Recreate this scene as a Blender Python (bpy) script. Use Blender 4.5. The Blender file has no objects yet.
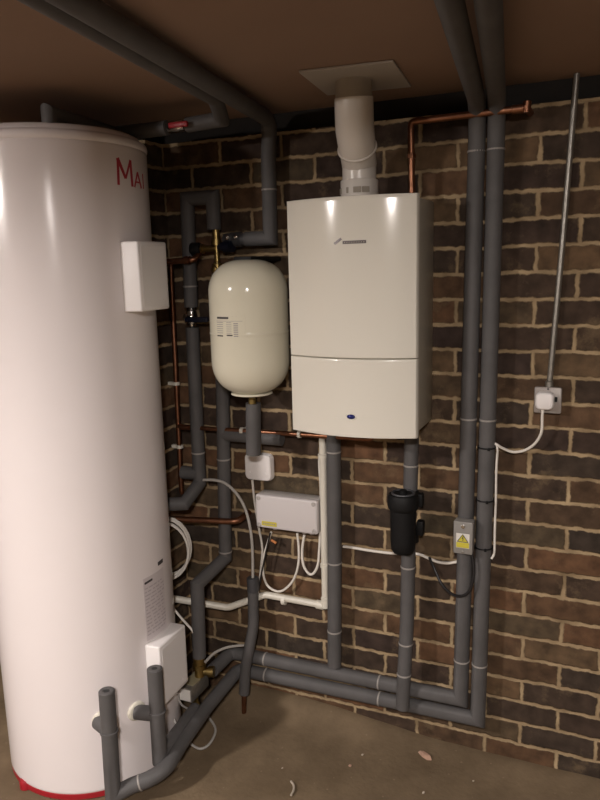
import bpy, bmesh, math, random
from mathutils import Vector, Matrix
random.seed(7)
SC = bpy.context.scene
COL = SC.collection
V = Vector

# ------------------------------------------------------------------ camera model (world: wall face y=0, floor z=0, metres)
F = 715.15
CAM = V((0.213, -2.166, 1.601))
RX = V((0.916, 0.400, -0.025)); DN = V((0.050, -0.178, -0.983)); FW = V((-0.397, 0.899, -0.183))
def ray(x, y):
    return RX*((x-300)/F) + DN*((y-400)/F) + FW
def at(x, y, d):                       # point seen at pixel x, y that stands d metres in front of the brick wall
    r = ray(x, y); return CAM + r*((-d-CAM.y)/r.y)
def flo(x, y, z=0.0):                  # point seen at pixel x, y at height z
    r = ray(x, y); return CAM + r*((z-CAM.z)/r.z)

# ------------------------------------------------------------------ materials
def mat(name, col, rough=.5, metal=0, spec=.5, noise=0, nscale=20, bump=0, bscale=200, coat=0, emit=None):
    m = bpy.data.materials.new(name); m.use_nodes = True
    nt = m.node_tree; b = nt.nodes['Principled BSDF']
    b.inputs['Base Color'].default_value = (*col, 1); b.inputs['Roughness'].default_value = rough
    b.inputs['Metallic'].default_value = metal; b.inputs['Specular IOR Level'].default_value = spec
    b.inputs['Coat Weight'].default_value = coat; b.inputs['Coat Roughness'].default_value = .08
    tc = nt.nodes.new('ShaderNodeTexCoord')
    if noise:
        n = nt.nodes.new('ShaderNodeTexNoise'); n.inputs['Scale'].default_value = nscale; n.inputs['Detail'].default_value = 5
        nt.links.new(tc.outputs['Object'], n.inputs['Vector'])
        r = nt.nodes.new('ShaderNodeValToRGB')
        r.color_ramp.elements[0].position = .3; r.color_ramp.elements[1].position = .7
        r.color_ramp.elements[0].color = (*[c*(1-noise) for c in col], 1)
        r.color_ramp.elements[1].color = (*[min(1, c*(1+noise)) for c in col], 1)
        nt.links.new(n.outputs['Fac'], r.inputs['Fac']); nt.links.new(r.outputs['Color'], b.inputs['Base Color'])
    if bump:
        n2 = nt.nodes.new('ShaderNodeTexNoise'); n2.inputs['Scale'].default_value = bscale; n2.inputs['Detail'].default_value = 4
        nt.links.new(tc.outputs['Object'], n2.inputs['Vector'])
        bp = nt.nodes.new('ShaderNodeBump'); bp.inputs['Strength'].default_value = bump; bp.inputs['Distance'].default_value = .004
        nt.links.new(n2.outputs['Fac'], bp.inputs['Height']); nt.links.new(bp.outputs['Normal'], b.inputs['Normal'])
    if emit:
        b.inputs['Emission Color'].default_value = (*emit[0], 1); b.inputs['Emission Strength'].default_value = emit[1]
    return m

M = dict(
    foam=mat('grey_foam', (.094, .090, .090), .62, 0, .35, .12, 14, .12, 300),
    foam_end=mat('dark_foam_bore', (.03, .03, .03), .9),
    band=mat('pale_joint', (.30, .28, .26), .5),
    tank=mat('white_enamel', (.80, .745, .745), .20, 0, .5, .012, 3),
    cover=mat('white_plastic', (.80, .77, .76), .42),
    red=mat('red_paint', (.34, .012, .02), .45),
    redink=mat('red_ink', (.42, .03, .05), .5),
    cream=mat('cream_enamel', (.67, .64, .52), .13, 0, .5, .015, 4),
    boiler=mat('boiler_white', (.735, .71, .635), .13, 0, .5),
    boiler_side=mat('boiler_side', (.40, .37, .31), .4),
    sockplate=mat('dull_metal_plate', (.30, .27, .25), .45, .3),
    flue=mat('flue_white', (.66, .62, .57), .26),
    gasket=mat('flue_gasket', (.32, .28, .23), .7),
    plate=mat('grey_plate', (.44, .41, .37), .5, 0, .4, .06, 9),
    copper=mat('copper', (.30, .14, .082), .42, 1, .5, .25, 30),
    brass=mat('brass', (.38, .28, .11), .36, 1, .5, .15, 40),
    chrome=mat('chrome', (.75, .74, .72), .16, 1),
    steel=mat('galvanised_steel', (.30, .285, .255), .42, .75, .5, .15, 60),
    silver=mat('silver_badge', (.13, .115, .115), .35, .6),
    dark=mat('black_plastic', (.006, .006, .0065), .6, 0, .25),
    darkgrey=mat('dark_grey_plastic', (.05, .05, .055), .5),
    navy=mat('dark_blue_plastic', (.006, .008, .020), .4),
    blue=mat('blue_gem', (.01, .014, .11), .15),
    pvc=mat('white_pvc', (.66, .63, .55), .35),
    cable=mat('white_cable', (.72, .68, .62), .45),
    gcable=mat('grey_cable', (.42, .40, .37), .5),
    bcable=mat('black_cable', (.014, .013, .014), .45),
    box=mat('pale_grey_plastic', (.60, .565, .565), .45),
    boxside=mat('junction_box_side', (.40, .375, .36), .5),
    yellow=mat('yellow_sticker', (.55, .48, .05), .5),
    dialplate=mat('stamped_plate', (.42, .38, .25), .4, .4),
    paper=mat('white_sticker', (.66, .64, .60), .6),
    ink=mat('black_ink', (.05, .045, .045), .6),
    greyink=mat('grey_ink', (.30, .28, .27), .6),
    label=mat('lilac_label', (.62, .565, .575), .5),
    labelink=mat('label_ink', (.46, .41, .43), .5),
    isobox=mat('grey_moulded_box', (.23, .22, .205), .45),
    orange=mat('orange_tip', (.55, .20, .06), .5),
    stone=mat('pinkish_brick_chip', (.40, .25, .18), .9, noise=.2, nscale=60),
    grit=mat('pale_grit', (.42, .36, .29), .9),
    lamp_body=mat('lamp_body', (.7, .7, .68), .5),
    white_ring=mat('ivory_ring', (.62, .585, .50), .5),
)

def brick_material():
    m = bpy.data.materials.new('old_brick'); m.use_nodes = True
    nt = m.node_tree; N = nt.nodes; L = nt.links; b = N['Principled BSDF']
    tc = N.new('ShaderNodeTexCoord'); sep = N.new('ShaderNodeSeparateXYZ'); L.new(tc.outputs['Object'], sep.inputs[0])
    ad = N.new('ShaderNodeMath'); ad.operation = 'ADD'; L.new(sep.outputs['X'], ad.inputs[0]); L.new(sep.outputs['Y'], ad.inputs[1])
    az = N.new('ShaderNodeMath'); az.operation = 'ADD'; az.inputs[1].default_value = .0075 + .075*20; L.new(sep.outputs['Z'], az.inputs[0])
    ax = N.new('ShaderNodeMath'); ax.operation = 'ADD'; ax.inputs[1].default_value = .225*20; L.new(ad.outputs[0], ax.inputs[0])
    cb = N.new('ShaderNodeCombineXYZ'); L.new(ax.outputs[0], cb.inputs['X']); L.new(az.outputs[0], cb.inputs['Y'])
    def wob(scale, amt):
        n = N.new('ShaderNodeTexNoise'); n.inputs['Scale'].default_value = scale; n.inputs['Detail'].default_value = 3
        L.new(tc.outputs['Object'], n.inputs['Vector'])
        s = N.new('ShaderNodeVectorMath'); s.operation = 'SUBTRACT'; s.inputs[1].default_value = (.5, .5, .5); L.new(n.outputs['Color'], s.inputs[0])
        k = N.new('ShaderNodeVectorMath'); k.operation = 'SCALE'; k.inputs['Scale'].default_value = amt; L.new(s.outputs[0], k.inputs[0])
        return k
    k1 = wob(6, .014); k2 = wob(42, .014)
    s1 = N.new('ShaderNodeVectorMath'); L.new(cb.outputs[0], s1.inputs[0]); L.new(k1.outputs[0], s1.inputs[1])
    s2 = N.new('ShaderNodeVectorMath'); L.new(s1.outputs[0], s2.inputs[0]); L.new(k2.outputs[0], s2.inputs[1])
    br = N.new('ShaderNodeTexBrick'); br.offset = .5; br.offset_frequency = 2; br.squash = 1
    L.new(s2.outputs[0], br.inputs['Vector'])
    br.inputs['Color1'].default_value = (0, 0, 0, 1); br.inputs['Color2'].default_value = (1, 1, 1, 1); br.inputs['Mortar'].default_value = (.5, .5, .5, 1)
    br.inputs['Scale'].default_value = 1; br.inputs['Mortar Size'].default_value = .0082; br.inputs['Mortar Smooth'].default_value = .6
    br.inputs['Brick Width'].default_value = .225; br.inputs['Row Height'].default_value = .075
    rp = N.new('ShaderNodeValToRGB'); e = rp.color_ramp.elements
    e[0].position = 0; e[0].color = (0.038, 0.025, 0.020, 1); e[1].position = 1; e[1].color = (0.113, 0.069, 0.037, 1)
    for p, c in ((.25, (0.053, 0.034, 0.023)), (.45, (0.039, 0.029, 0.022)), (.62, (0.077, 0.045, 0.025)), (.78, (0.123, 0.063, 0.033)), (.88, (0.063, 0.048, 0.030))):
        x = e.new(p); x.color = (*c, 1)
    L.new(br.outputs['Color'], rp.inputs['Fac'])
    n3 = N.new('ShaderNodeTexNoise'); n3.inputs['Scale'].default_value = 22; n3.inputs['Detail'].default_value = 6; L.new(tc.outputs['Object'], n3.inputs['Vector'])
    mr = N.new('ShaderNodeMapRange'); mr.inputs['From Min'].default_value = .3; mr.inputs['From Max'].default_value = .7; mr.inputs['To Min'].default_value = .6; mr.inputs['To Max'].default_value = 1.45
    L.new(n3.outputs['Fac'], mr.inputs['Value'])
    mx = N.new('ShaderNodeMix'); mx.data_type = 'RGBA'; mx.blend_type = 'MULTIPLY'; mx.inputs[0].default_value = 1
    L.new(rp.outputs['Color'], mx.inputs[6]); L.new(mr.outputs[0], mx.inputs[7])
    # smears of mortar on some faces
    n4 = N.new('ShaderNodeTexNoise'); n4.inputs['Scale'].default_value = 9; n4.inputs['Detail'].default_value = 8; n4.inputs['Roughness'].default_value = .7; L.new(tc.outputs['Object'], n4.inputs['Vector'])
    sm = N.new('ShaderNodeMapRange'); sm.inputs['From Min'].default_value = .56; sm.inputs['From Max'].default_value = .75; sm.inputs['To Max'].default_value = .65; L.new(n4.outputs['Fac'], sm.inputs['Value'])
    m1 = N.new('ShaderNodeMix'); m1.data_type = 'RGBA'; L.new(sm.outputs[0], m1.inputs[0]); L.new(mx.outputs[2], m1.inputs[6]); m1.inputs[7].default_value = (.21, .15, .088, 1)
    # mortar
    mo = N.new('ShaderNodeValToRGB'); mo.color_ramp.elements[0].position = .3; mo.color_ramp.elements[1].position = .72
    mo.color_ramp.elements[0].color = (.20, .142, .080, 1); mo.color_ramp.elements[1].color = (.45, .335, .20, 1)
    n5 = N.new('ShaderNodeTexNoise'); n5.inputs['Scale'].default_value = 14; n5.inputs['Detail'].default_value = 5; L.new(tc.outputs['Object'], n5.inputs['Vector']); L.new(n5.outputs['Fac'], mo.inputs['Fac'])
    m2 = N.new('ShaderNodeMix'); m2.data_type = 'RGBA'; L.new(br.outputs['Fac'], m2.inputs[0]); L.new(m1.outputs[2], m2.inputs[6]); L.new(mo.outputs['Color'], m2.inputs[7])
    L.new(m2.outputs[2], b.inputs['Base Color'])
    b.inputs['Roughness'].default_value = .88; b.inputs['Specular IOR Level'].default_value = .25
    inv = N.new('ShaderNodeMath'); inv.operation = 'MULTIPLY_ADD'; inv.inputs[1].default_value = -1; inv.inputs[2].default_value = 1; L.new(br.outputs['Fac'], inv.inputs[0])
    hh = N.new('ShaderNodeMath'); hh.operation = 'MULTIPLY_ADD'; hh.inputs[1].default_value = .55; L.new(n3.outputs['Fac'], hh.inputs[0]); L.new(inv.outputs[0], hh.inputs[2])
    bp = N.new('ShaderNodeBump'); bp.inputs['Strength'].default_value = .7; bp.inputs['Distance'].default_value = .006
    L.new(hh.outputs[0], bp.inputs['Height']); L.new(bp.outputs['Normal'], b.inputs['Normal'])
    return m
M['brick'] = brick_material()

def floor_material():
    m = bpy.data.materials.new('dusty_concrete'); m.use_nodes = True
    nt = m.node_tree; N = nt.nodes; L = nt.links; b = N['Principled BSDF']; tc = N.new('ShaderNodeTexCoord')
    n = N.new('ShaderNodeTexNoise'); n.inputs['Scale'].default_value = 4.5; n.inputs['Detail'].default_value = 9; n.inputs['Roughness'].default_value = .62; L.new(tc.outputs['Object'], n.inputs['Vector'])
    r = N.new('ShaderNodeValToRGB'); e = r.color_ramp.elements; e[0].position = .28; e[0].color = (.105, .074, .043, 1); e[1].position = .75; e[1].color = (.215, .156, .096, 1)
    x = e.new(.5); x.color = (.150, .108, .066, 1); L.new(n.outputs['Fac'], r.inputs['Fac'])
    v = N.new('ShaderNodeTexVoronoi'); v.inputs['Scale'].default_value = 26; L.new(tc.outputs['Object'], v.inputs['Vector'])
    s = N.new('ShaderNodeMapRange'); s.inputs['From Min'].default_value = .05; s.inputs['From Max'].default_value = .10; s.inputs['To Min'].default_value = .5; s.inputs['To Max'].default_value = 0; L.new(v.outputs['Distance'], s.inputs['Value'])
    mx = N.new('ShaderNodeMix'); mx.data_type = 'RGBA'; L.new(s.outputs[0], mx.inputs[0]); L.new(r.outputs['Color'], mx.inputs[6]); mx.inputs[7].default_value = (.27, .20, .14, 1)
    L.new(mx.outputs[2], b.inputs['Base Color']); b.inputs['Roughness'].default_value = .82; b.inputs['Specular IOR Level'].default_value = .25
    n2 = N.new('ShaderNodeTexNoise'); n2.inputs['Scale'].default_value = 60; n2.inputs['Detail'].default_value = 6; L.new(tc.outputs['Object'], n2.inputs['Vector'])
    bp = N.new('ShaderNodeBump'); bp.inputs['Strength'].default_value = .35; bp.inputs['Distance'].default_value = .006; L.new(n2.outputs['Fac'], bp.inputs['Height']); L.new(bp.outputs['Normal'], b.inputs['Normal'])
    return m
M['floor'] = floor_material()
M['ceiling'] = mat('ceiling_board', (.30, .205, .155), .9, 0, .2, .07, 2.2, .1, 40)
M['top_shade'] = mat('wall_top_shade', (.011, .008, .006), .9, noise=.3, nscale=12)  # near-black colour standing in for the shade above the brickwork
M['plain_wall'] = mat('painted_wall', (.10, .085, .065), .9, noise=.08, nscale=4)

# ------------------------------------------------------------------ mesh helpers
class MB:
    def __init__(s): s.bm = bmesh.new()
    def _add(s, verts, faces):
        vs = [s.bm.verts.new(v) for v in verts]
        for f in faces:
            try: s.bm.faces.new([vs[i] for i in f])
            except ValueError: pass
        return s
    def box(s, lo, hi, bev=0, seg=2, mtx=None):
        lo, hi = V(lo), V(hi); b = bmesh.new(); bmesh.ops.create_cube(b, size=1)
        sz = hi-lo; c = (hi+lo)/2
        for v in b.verts: v.co = V((v.co.x*sz.x, v.co.y*sz.y, v.co.z*sz.z)) + c
        if bev: bmesh.ops.bevel(b, geom=list(b.edges), offset=bev, segments=seg, profile=.5, affect='EDGES', clamp_overlap=True)
        return s.merge(b, mtx)
    def merge(s, b, mtx=None):
        if mtx is not None: b.transform(mtx)
        me = bpy.data.meshes.new('t'); b.to_mesh(me); b.free(); s.bm.from_mesh(me); bpy.data.meshes.remove(me); return s
    def plate(s, w, h, t, rad, bev, mtx, seg=6):            # rounded plate in local x-z, thickness -y
        pts = []
        for cx, cz, a0 in ((w/2-rad, h/2-rad, 0), (-w/2+rad, h/2-rad, 90), (-w/2+rad, -h/2+rad, 180), (w/2-rad, -h/2+rad, 270)):
            for i in range(seg+1):
                a = math.radians(a0+90*i/seg); pts.append((cx+rad*math.cos(a), cz+rad*math.sin(a)))
        n = len(pts)
        def ring(y, sh): 
            return [V((x*(1-2*sh/w), y, z*(1-2*sh/h))) for x, z in pts]
        rings = [ring(0, 0), ring(-(t-bev), 0), ring(-t+bev*.3, bev*.4), ring(-t, bev)]
        vs = [mtx @ p for r in rings for p in r]; fs = []
        for k in range(3):
            for i in range(n): j = (i+1) % n; fs.append((k*n+i, k*n+j, (k+1)*n+j, (k+1)*n+i))
        fs.append(tuple(range(n))); fs.append(tuple(3*n+i for i in reversed(range(n))))
        return s._add(vs, fs)
    def tube(s, pts, r, n=16, cap=True, closed=False):      # mitred sweep
        pts = [V(p) for p in pts]; m = len(pts)
        dirs = [(pts[i+1]-pts[i]).normalized() for i in range(m-1)]
        up = V((0, 0, 1)) if abs(dirs[0].z) < .9 else V((0, 1, 0))
        u = dirs[0].cross(up).normalized(); w = dirs[0].cross(u).normalized()
        rr = r if hasattr(r, '__len__') else [r]*m
        ring = [pts[0] + (u*math.cos(2*math.pi*i/n) + w*math.sin(2*math.pi*i/n))*rr[0] for i in range(n)]
        rings = [ring]
        for k in range(1, m):
            d = dirs[k-1]; nn = d if k == m-1 else (d+dirs[k])
            if nn.length < 1e-6: nn = d
            nn.normalize()
            P = pts[k]; new = []
            base = pts[k-1]; q = rr[k]/rr[k-1]
            for p in rings[-1]:
                off = p-base; off -= d*off.dot(d)
                if off.length > 1e-9: off = off.normalized()*rr[k]
                c = P+off; den = d.dot(nn); t = (P-c).dot(nn)/den if abs(den) > .2 else 0
                new.append(c+d*t)
            rings.append(new)
        vs = [p for q in rings for p in q]; fs = []
        for k in range(m-1):
            for i in range(n): j = (i+1) % n; fs.append((k*n+i, k*n+j, (k+1)*n+j, (k+1)*n+i))
        if cap: fs.append(tuple(reversed(range(n)))); fs.append(tuple((m-1)*n+i for i in range(n)))
        return s._add(vs, fs)
    def lathe(s, prof, c, n=48, axis=None, cap=True):       # profile (radius, height) about z (or any axis) through c
        c = V(c); q = V((0, 0, 1)).rotation_difference(V(axis).normalized()) if axis else None
        vs = []; m = len(prof)
        for r, h in prof:
            for i in range(n):
                a = 2*math.pi*i/n; p = V((r*math.cos(a), r*math.sin(a), h))
                vs.append(c + (q @ p if q else p))
        fs = []
        for k in range(m-1):
            for i in range(n): j = (i+1) % n; fs.append((k*n+i, k*n+j, (k+1)*n+j, (k+1)*n+i))
        if cap: fs.append(tuple(reversed(range(n)))); fs.append(tuple((m-1)*n+i for i in range(n)))
        return s._add(vs, fs)
    def ring(s, c, axis, r, rt, n=24, k=8, sc=1.0):          # torus
        ax = V(axis).normalized(); q = V((0, 0, 1)).rotation_difference(ax); c = V(c); vs = []; fs = []
        for i in range(n):
            a = 2*math.pi*i/n
            for j in range(k):
                b = 2*math.pi*j/k; R_ = r+rt*math.cos(b)
                vs.append(c+q @ V((R_*math.cos(a), R_*math.sin(a), rt*sc*math.sin(b))))
        for i in range(n):
            for j in range(k): fs.append((i*k+j, ((i+1) % n)*k+j, ((i+1) % n)*k+(j+1) % k, i*k+(j+1) % k))
        return s._add(vs, fs)
    def build(s, name, m, parent=None, angle=40, smooth=True, origin=None):
        bmesh.ops.recalc_face_normals(s.bm, faces=list(s.bm.faces))
        me = bpy.data.meshes.new(name)
        if parent is not None: off = ORG[parent.name]
        elif origin is not None: off = V(origin)
        else:
            xs = [v.co for v in s.bm.verts]
            off = V(((min(p.x for p in xs)+max(p.x for p in xs))/2, (min(p.y for p in xs)+max(p.y for p in xs))/2, min(p.z for p in xs)))
        for v in s.bm.verts: v.co -= off
        s.bm.to_mesh(me); s.bm.free()
        if smooth:
            for p in me.polygons: p.use_smooth = True
            me.set_sharp_from_angle(angle=math.radians(angle))
        me.materials.append(M[m] if isinstance(m, str) else m)
        o = bpy.data.objects.new(name, me); COL.objects.link(o)
        if parent is not None: o.parent = parent; ORG[o.name] = off
        else: o.location = off; ORG[o.name] = off
        return o
ORG = {}
def tag(o, label, cat, group=None):
    o['label'] = label; o['category'] = cat
    if group: o['group'] = group
    return o
def thing(name, loc, label, cat, group=None):
    o = bpy.data.objects.new(name, None); COL.objects.link(o); o.location = loc; o.empty_display_size = .05
    ORG[o.name] = V(loc); return tag(o, label, cat, group)
def struct(name, mb, m):
    o = mb.build(name, m, origin=(0, 0, 0), smooth=False); o['kind'] = 'structure'; return o

def fillet(pts, R, seg=6):
    pts = [V(p) for p in pts]; out = [pts[0]]
    for i in range(1, len(pts)-1):
        a, b, c = pts[i-1], pts[i], pts[i+1]; d1 = (a-b).normalized(); d2 = (c-b).normalized()
        L = min(R, (a-b).length*.48, (c-b).length*.48); p, q = b+d1*L, b+d2*L
        for k in range(seg+1):
            t = k/seg; out.append(p*(1-t)**2 + b*2*t*(1-t) + q*t*t)
    out.append(pts[-1]); return out
def smooth(pts, seg=8):                # Catmull-Rom
    P = [V(p) for p in pts]; P = [P[0]*2-P[1]] + P + [P[-1]*2-P[-2]]; out = []
    for i in range(1, len(P)-2):
        a, b, c, d = P[i-1:i+3]
        for k in range(seg):
            t = k/seg; out.append(.5*((2*b)+(c-a)*t+(2*a-5*b+4*c-d)*t*t+(-a+3*b-3*c+d)*t**3))
    out.append(P[-2]); return out
def frame(o, x, y, z):                 # matrix from axes
    return Matrix(((x[0], y[0], z[0], o[0]), (x[1], y[1], z[1], o[1]), (x[2], y[2], z[2], o[2]), (0, 0, 0, 1)))
def facing(o): return frame(V(o), V((1, 0, 0)), V((0, 1, 0)), V((0, 0, 1)))

# ------------------------------------------------------------------ room shell
X0, X1, Y0, ZC = -2.75, 1.7, -3.9, 2.087
STEP_X, STEP_Y = -1.232, -.105
struct('wall_back', MB().box((X0-.2, 0, -.2), (X1+.2, .2, 2.024)), 'brick')
struct('wall_left_recess', MB().box((X0-.2, STEP_Y, -.2), (STEP_X, .05, 2.024)), 'brick')
struct('wall_left', MB().box((X0-.2, Y0-.2, -.2), (X0, .05, ZC+.2)), 'brick')
struct('shade_strip_1', MB().box((X0-.2, .035, 2.024), (X1+.2, .2, ZC+.1)).box((X0-.2, -.06, 2.024), (STEP_X-.04, .05, ZC+.1)), 'top_shade')  # added set-back dark strip, paints the shadow band under the ceiling
struct('wall_right', MB().box((X1, Y0-.2, -.2), (X1+.2, .05, ZC+.2)), 'plain_wall')
struct('wall_front', MB().box((X0-.2, Y0-.2, -.2), (X1+.2, Y0, ZC+.2)), 'plain_wall')
struct('ceiling', MB().box((X0-.2, Y0-.2, ZC), (X1+.2, .2, ZC+.2)), 'ceiling')
fb = bmesh.new(); NX, NY = 130, 120; g = []
for j in range(NY+1):
    for i in range(NX+1):
        x = X0-.05+(X1-X0+.1)*i/NX; t = j/NY; y = Y0-.05+(.10-Y0)*(1-(1-t)**1.6)
        edge = math.exp(-((y+.0)/.07)**2)
        h = .012*edge + (.045)*edge*max(0, min(1, (-.25-x)/.5))*max(0, min(1, (x+1.15)/.15))
        h += .0016*math.sin(x*23+y*11)*math.sin(y*19-x*7)
        g.append(fb.verts.new((x, y, h-.002)))
for j in range(NY):
    for i in range(NX):
        a = j*(NX+1)+i; fb.faces.new((g[a], g[a+1], g[a+NX+2], g[a+NX+1]))
f_ = MB(); f_.merge(fb); fo = f_.build('floor', 'floor', origin=(0, 0, 0)); fo['kind'] = 'structure'

# ------------------------------------------------------------------ hot water cylinder
CX, CY, CR = -1.353, -.422, .2835
cyl = thing('hot_water_cylinder', (CX, CY, 0), 'tall white hot water cylinder with red base standing on the floor at left', 'hot water cylinder')
MB().lathe([(CR-.004, .019), (CR, .024), (CR, .030), (CR, .5), (CR, 1.0), (CR, 1.5), (CR, 1.938), (CR, 1.944), (CR-.002, 1.948)], (CX, CY, 0), 128).build('body', 'tank', cyl)
MB().lathe([(CR-.004, 1.946), (CR+.0015, 1.950), (CR+.003, 1.958), (CR+.001, 1.967), (CR-.007, 1.973), (CR-.012, 1.9745),
            (CR-.014, 1.978), (CR-.020, 1.986), (CR-.032, 1.992), (CR-.06, 1.996), (.10, 2.000), (.001, 2.001)], (CX, CY, 0), 128).build('lid', 'tank', cyl, angle=70)
MB().lathe([(CR-.02, .0), (CR-.004, .0), (CR-.001, .003), (CR-.001, .019), (CR-.005, .021)], (CX, CY, 0), 96).build('base_ring', 'red', cyl)
for k in range(3):
    a = math.radians(-105+120*k); p = V((CX+math.cos(a)*(CR-.008), CY+math.sin(a)*(CR-.008), 0))
    MB().lathe([(.020, 0), (.020, .022), (.016, .028)], p, 16).build('foot', 'red', cyl)

def on_cyl(a, z, r=CR): a = math.radians(a); return V((CX+r*math.cos(a), CY+r*math.sin(a), z))
def cyl_stroke(mb, a0, z0, a1, z1, w0, w1=None, n=4, r0=CR-.002, r1=CR+.0008):
    w1 = w0 if w1 is None else w1; k = math.degrees(1/CR)
    d = V(((a1-a0)/k, z1-z0)).normalized(); nx, nz = -d.y, d.x; vs = []
    for i in range(n+1):
        t = i/n; a = a0+(a1-a0)*t; z = z0+(z1-z0)*t; w = w0+(w1-w0)*t
        for s_, r in ((-1, r0), (1, r0), (1, r1), (-1, r1)): vs.append(on_cyl(a+s_*nx*w/2*k, z+s_*nz*w/2, r))
    fs = [(0, 1, 2, 3), tuple(n*4+i for i in (3, 2, 1, 0))]
    for i in range(n):
        for j in range(4): fs.append((i*4+j, i*4+(j+1) % 4, (i+1)*4+(j+1) % 4, (i+1)*4+j))
    mb._add(vs, fs)
def cyl_patch(mb, a0, a1, z0, z1, r, n=12):
    vs = []; fs = []
    for i in range(n+1):
        a = a0+(a1-a0)*i/n
        for z, rr in ((z0, r-.003), (z0, r), (z1, r), (z1, r-.003)): vs.append(on_cyl(a, z, rr))
    for i in range(n):
        for j in range(3): fs.append((i*4+j, i*4+j+1, (i+1)*4+j+1, (i+1)*4+j))
    fs += [(0, 1, 2, 3), tuple(n*4+i for i in (3, 2, 1, 0))]; mb._add(vs, fs)
tx = MB(); zt, zb = 1.910, 1.838
cyl_stroke(tx, -9.6, zb, -9.0, zt, .0085); cyl_stroke(tx, -9.2, zt, -3.6, zb+.020, .0115, .009)
cyl_stroke(tx, -3.6, zb+.020, 1.6, zt, .0065, .0075); cyl_stroke(tx, 1.6, zt, 2.2, zb, .010)
cyl_stroke(tx, 4.4, zb, 8.6, zb+.043, .0065); cyl_stroke(tx, 8.6, zb+.043, 12.6, zb, .008); cyl_stroke(tx, 6.0, zb+.015, 11.0, zb+.015, .0045)
cyl_stroke(tx, 16, zb, 16, zb+.043, .006)
o = tx.build('lettering', 'redink', cyl, smooth=False); o['label'] = 'red capital lettering near the top'
lb = MB(); cyl_patch(lb, -12, 9, .462, .668, CR+.0008); lab = lb.build('rating_label', 'label', cyl, smooth=False)
lk = MB()
for i in range(14):
    z = .634-.0118*i; a = -11.2
    while a < 7:
        b_ = a+random.uniform(1.5, 5); cyl_stroke(lk, a, z, min(b_, 8), z, .0035, n=3, r1=CR+.0016); a = b_+random.uniform(.6, 2)
lk.build('print', 'labelink', lab, smooth=False)
lk = MB(); cyl_stroke(lk, -11, .652, -4, .654, .007, r1=CR+.0016); lk.build('heading', 'ink', lab, smooth=False)
lk = MB(); cyl_stroke(lk, 3, .690, 9, .690, .012, r1=CR+.0016); lk.build('black_mark', 'ink', cyl, smooth=False)

def cover(th, w, D, zb, zt, name):
    t = math.radians(th); n = V((math.cos(t), math.sin(t), 0)); s = V((-n.y, n.x, 0)); c = V((CX, CY, 0))
    mb = MB(); ins = math.sqrt(CR**2-w*w)-.012
    mb.box((ins, -w, zb), (D, w, zt), .006, 3, frame(c, n, s, V((0, 0, 1))))
    p = mb.build(name, 'cover', cyl, angle=50)
    sl = MB()
    sl.box((D-.0005, -w+.012, zb+.012), (D+.0012, w-.012, zt-.012), .0008, 1, frame(c, n, s, V((0, 0, 1))))
    q = sl.build('cover_lid', 'cover', p)
    sc = MB(); sc.lathe([(.004, 0), (.004, .002), (.002, .0026)], c+n*D+s*(w*.55)+V((0, 0, zb+.03)), 12, n); sc.build('screw', 'cover', p)
    return p
cover(4.6, .080, .330, 1.486, 1.684, 'immersion_cover')
cover(1.8, .078, .326, .250, .455, 'immersion_cover')
for a, z in ((-23.5, .252), (-45.2, .262)):
    n = V((math.cos(math.radians(a)), math.sin(math.radians(a)), 0))
    MB().lathe([(.031, -.01), (.031, .003), (.028, .007), (.024, .009)], on_cyl(a, z), 28, n).build('pipe_flange', 'white_ring', cyl)

# ------------------------------------------------------------------ insulated pipes
PR = .0238
def run(label, segs, r=PR, bands=(), name='insulated_pipe', n=20):
    """segs: list of point lists; bands: (point, axis)"""
    p0 = V(segs[0][0]); low = min((V(p) for s_ in segs for p in s_), key=lambda q: q.z)
    t = thing(name, low, label, 'pipe')
    for s_ in segs: MB().tube(s_, r, n).build('foam_sleeve', 'foam', t, angle=35)
    for p, ax in bands:
        MB().lathe([(r, -.003), (r+.0012, -.002), (r+.0012, .002), (r, .003)], p, 20, ax).build('joint_band', 'band', t)
    return t
Z3 = (0, 0, 1)
# pair on the right: ceiling, wall, along the foot of the wall
zA, zBt = 2.030, 2.030
A_top = [(.155, -2.75, zA), (-.155, -.13, zA), (-.164, -.056, 1.94)]
A = fillet([(.155, -2.75, zA), (-.163, -.052, zA), (-.166, -.050, 1.80)], .10, 8)
inner = run('grey insulated pipe left of the right-hand pair, from ceiling down to the upper floor-level run',
    [A + [(-.1665, -.050, 1.78), (-.173, -.050, 1.14), (-.182, -.050, .214), (-.93, -.050, .205)] + fillet([(-.95, -.05, .204), (-1.028, -.05, .203), (-1.040, -.165, .192)], .03)],
    bands=[((-.1655, -.05, 1.905), Z3), ((-.173, -.05, 1.142), Z3), ((-.1806, -.05, .352), Z3), ((-.455, -.05, .211), (1, 0, 0)), ((-.885, -.05, .206), (1, 0, 0))])
B = fillet([(.24, -2.75, zBt), (-.1115, -.052, zBt), (-.1125, -.050, 1.80)], .10, 8)
outer = run('grey insulated pipe right of the right-hand pair, cable tied, feeding the lowest floor-level run',
    [B + [(-.1165, -.050, 1.14), (-.126, -.050, .156), (-.93, -.050, .142)] + fillet([(-.94, -.05, .142), (-1.000, -.05, .140), (-1.018, -.25, .105), (-1.002, -.44, .095), (-.985, -.545, .090), (-1.012, -.592, .078), (-1.062, -.622, .062)], .035) + [(-1.102, -.662, .046), (-1.099, -.660, .25), (-1.097, -.659, .392)]],
    bands=[((-.112, -.05, 1.906), Z3), ((-.1165, -.05, 1.142), Z3), ((-.1242, -.05, .350), Z3), ((-.455, -.05, .150), (1, 0, 0)), ((-.885, -.05, .144), (1, 0, 0)), ((-1.040, -.6088, .069), (.05, .030, .016))])
def open_end(t, p, r):
    MB().ring(V(p)+V((0, 0, -.001)), Z3, r*.68, r*.31, 20, 8, .7).build('foam_rim', 'foam', t)
    MB().lathe([(.0085, -.004), (.0085, .0015)], p, 14).build('pipe_bore', 'foam_end', t)
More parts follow.
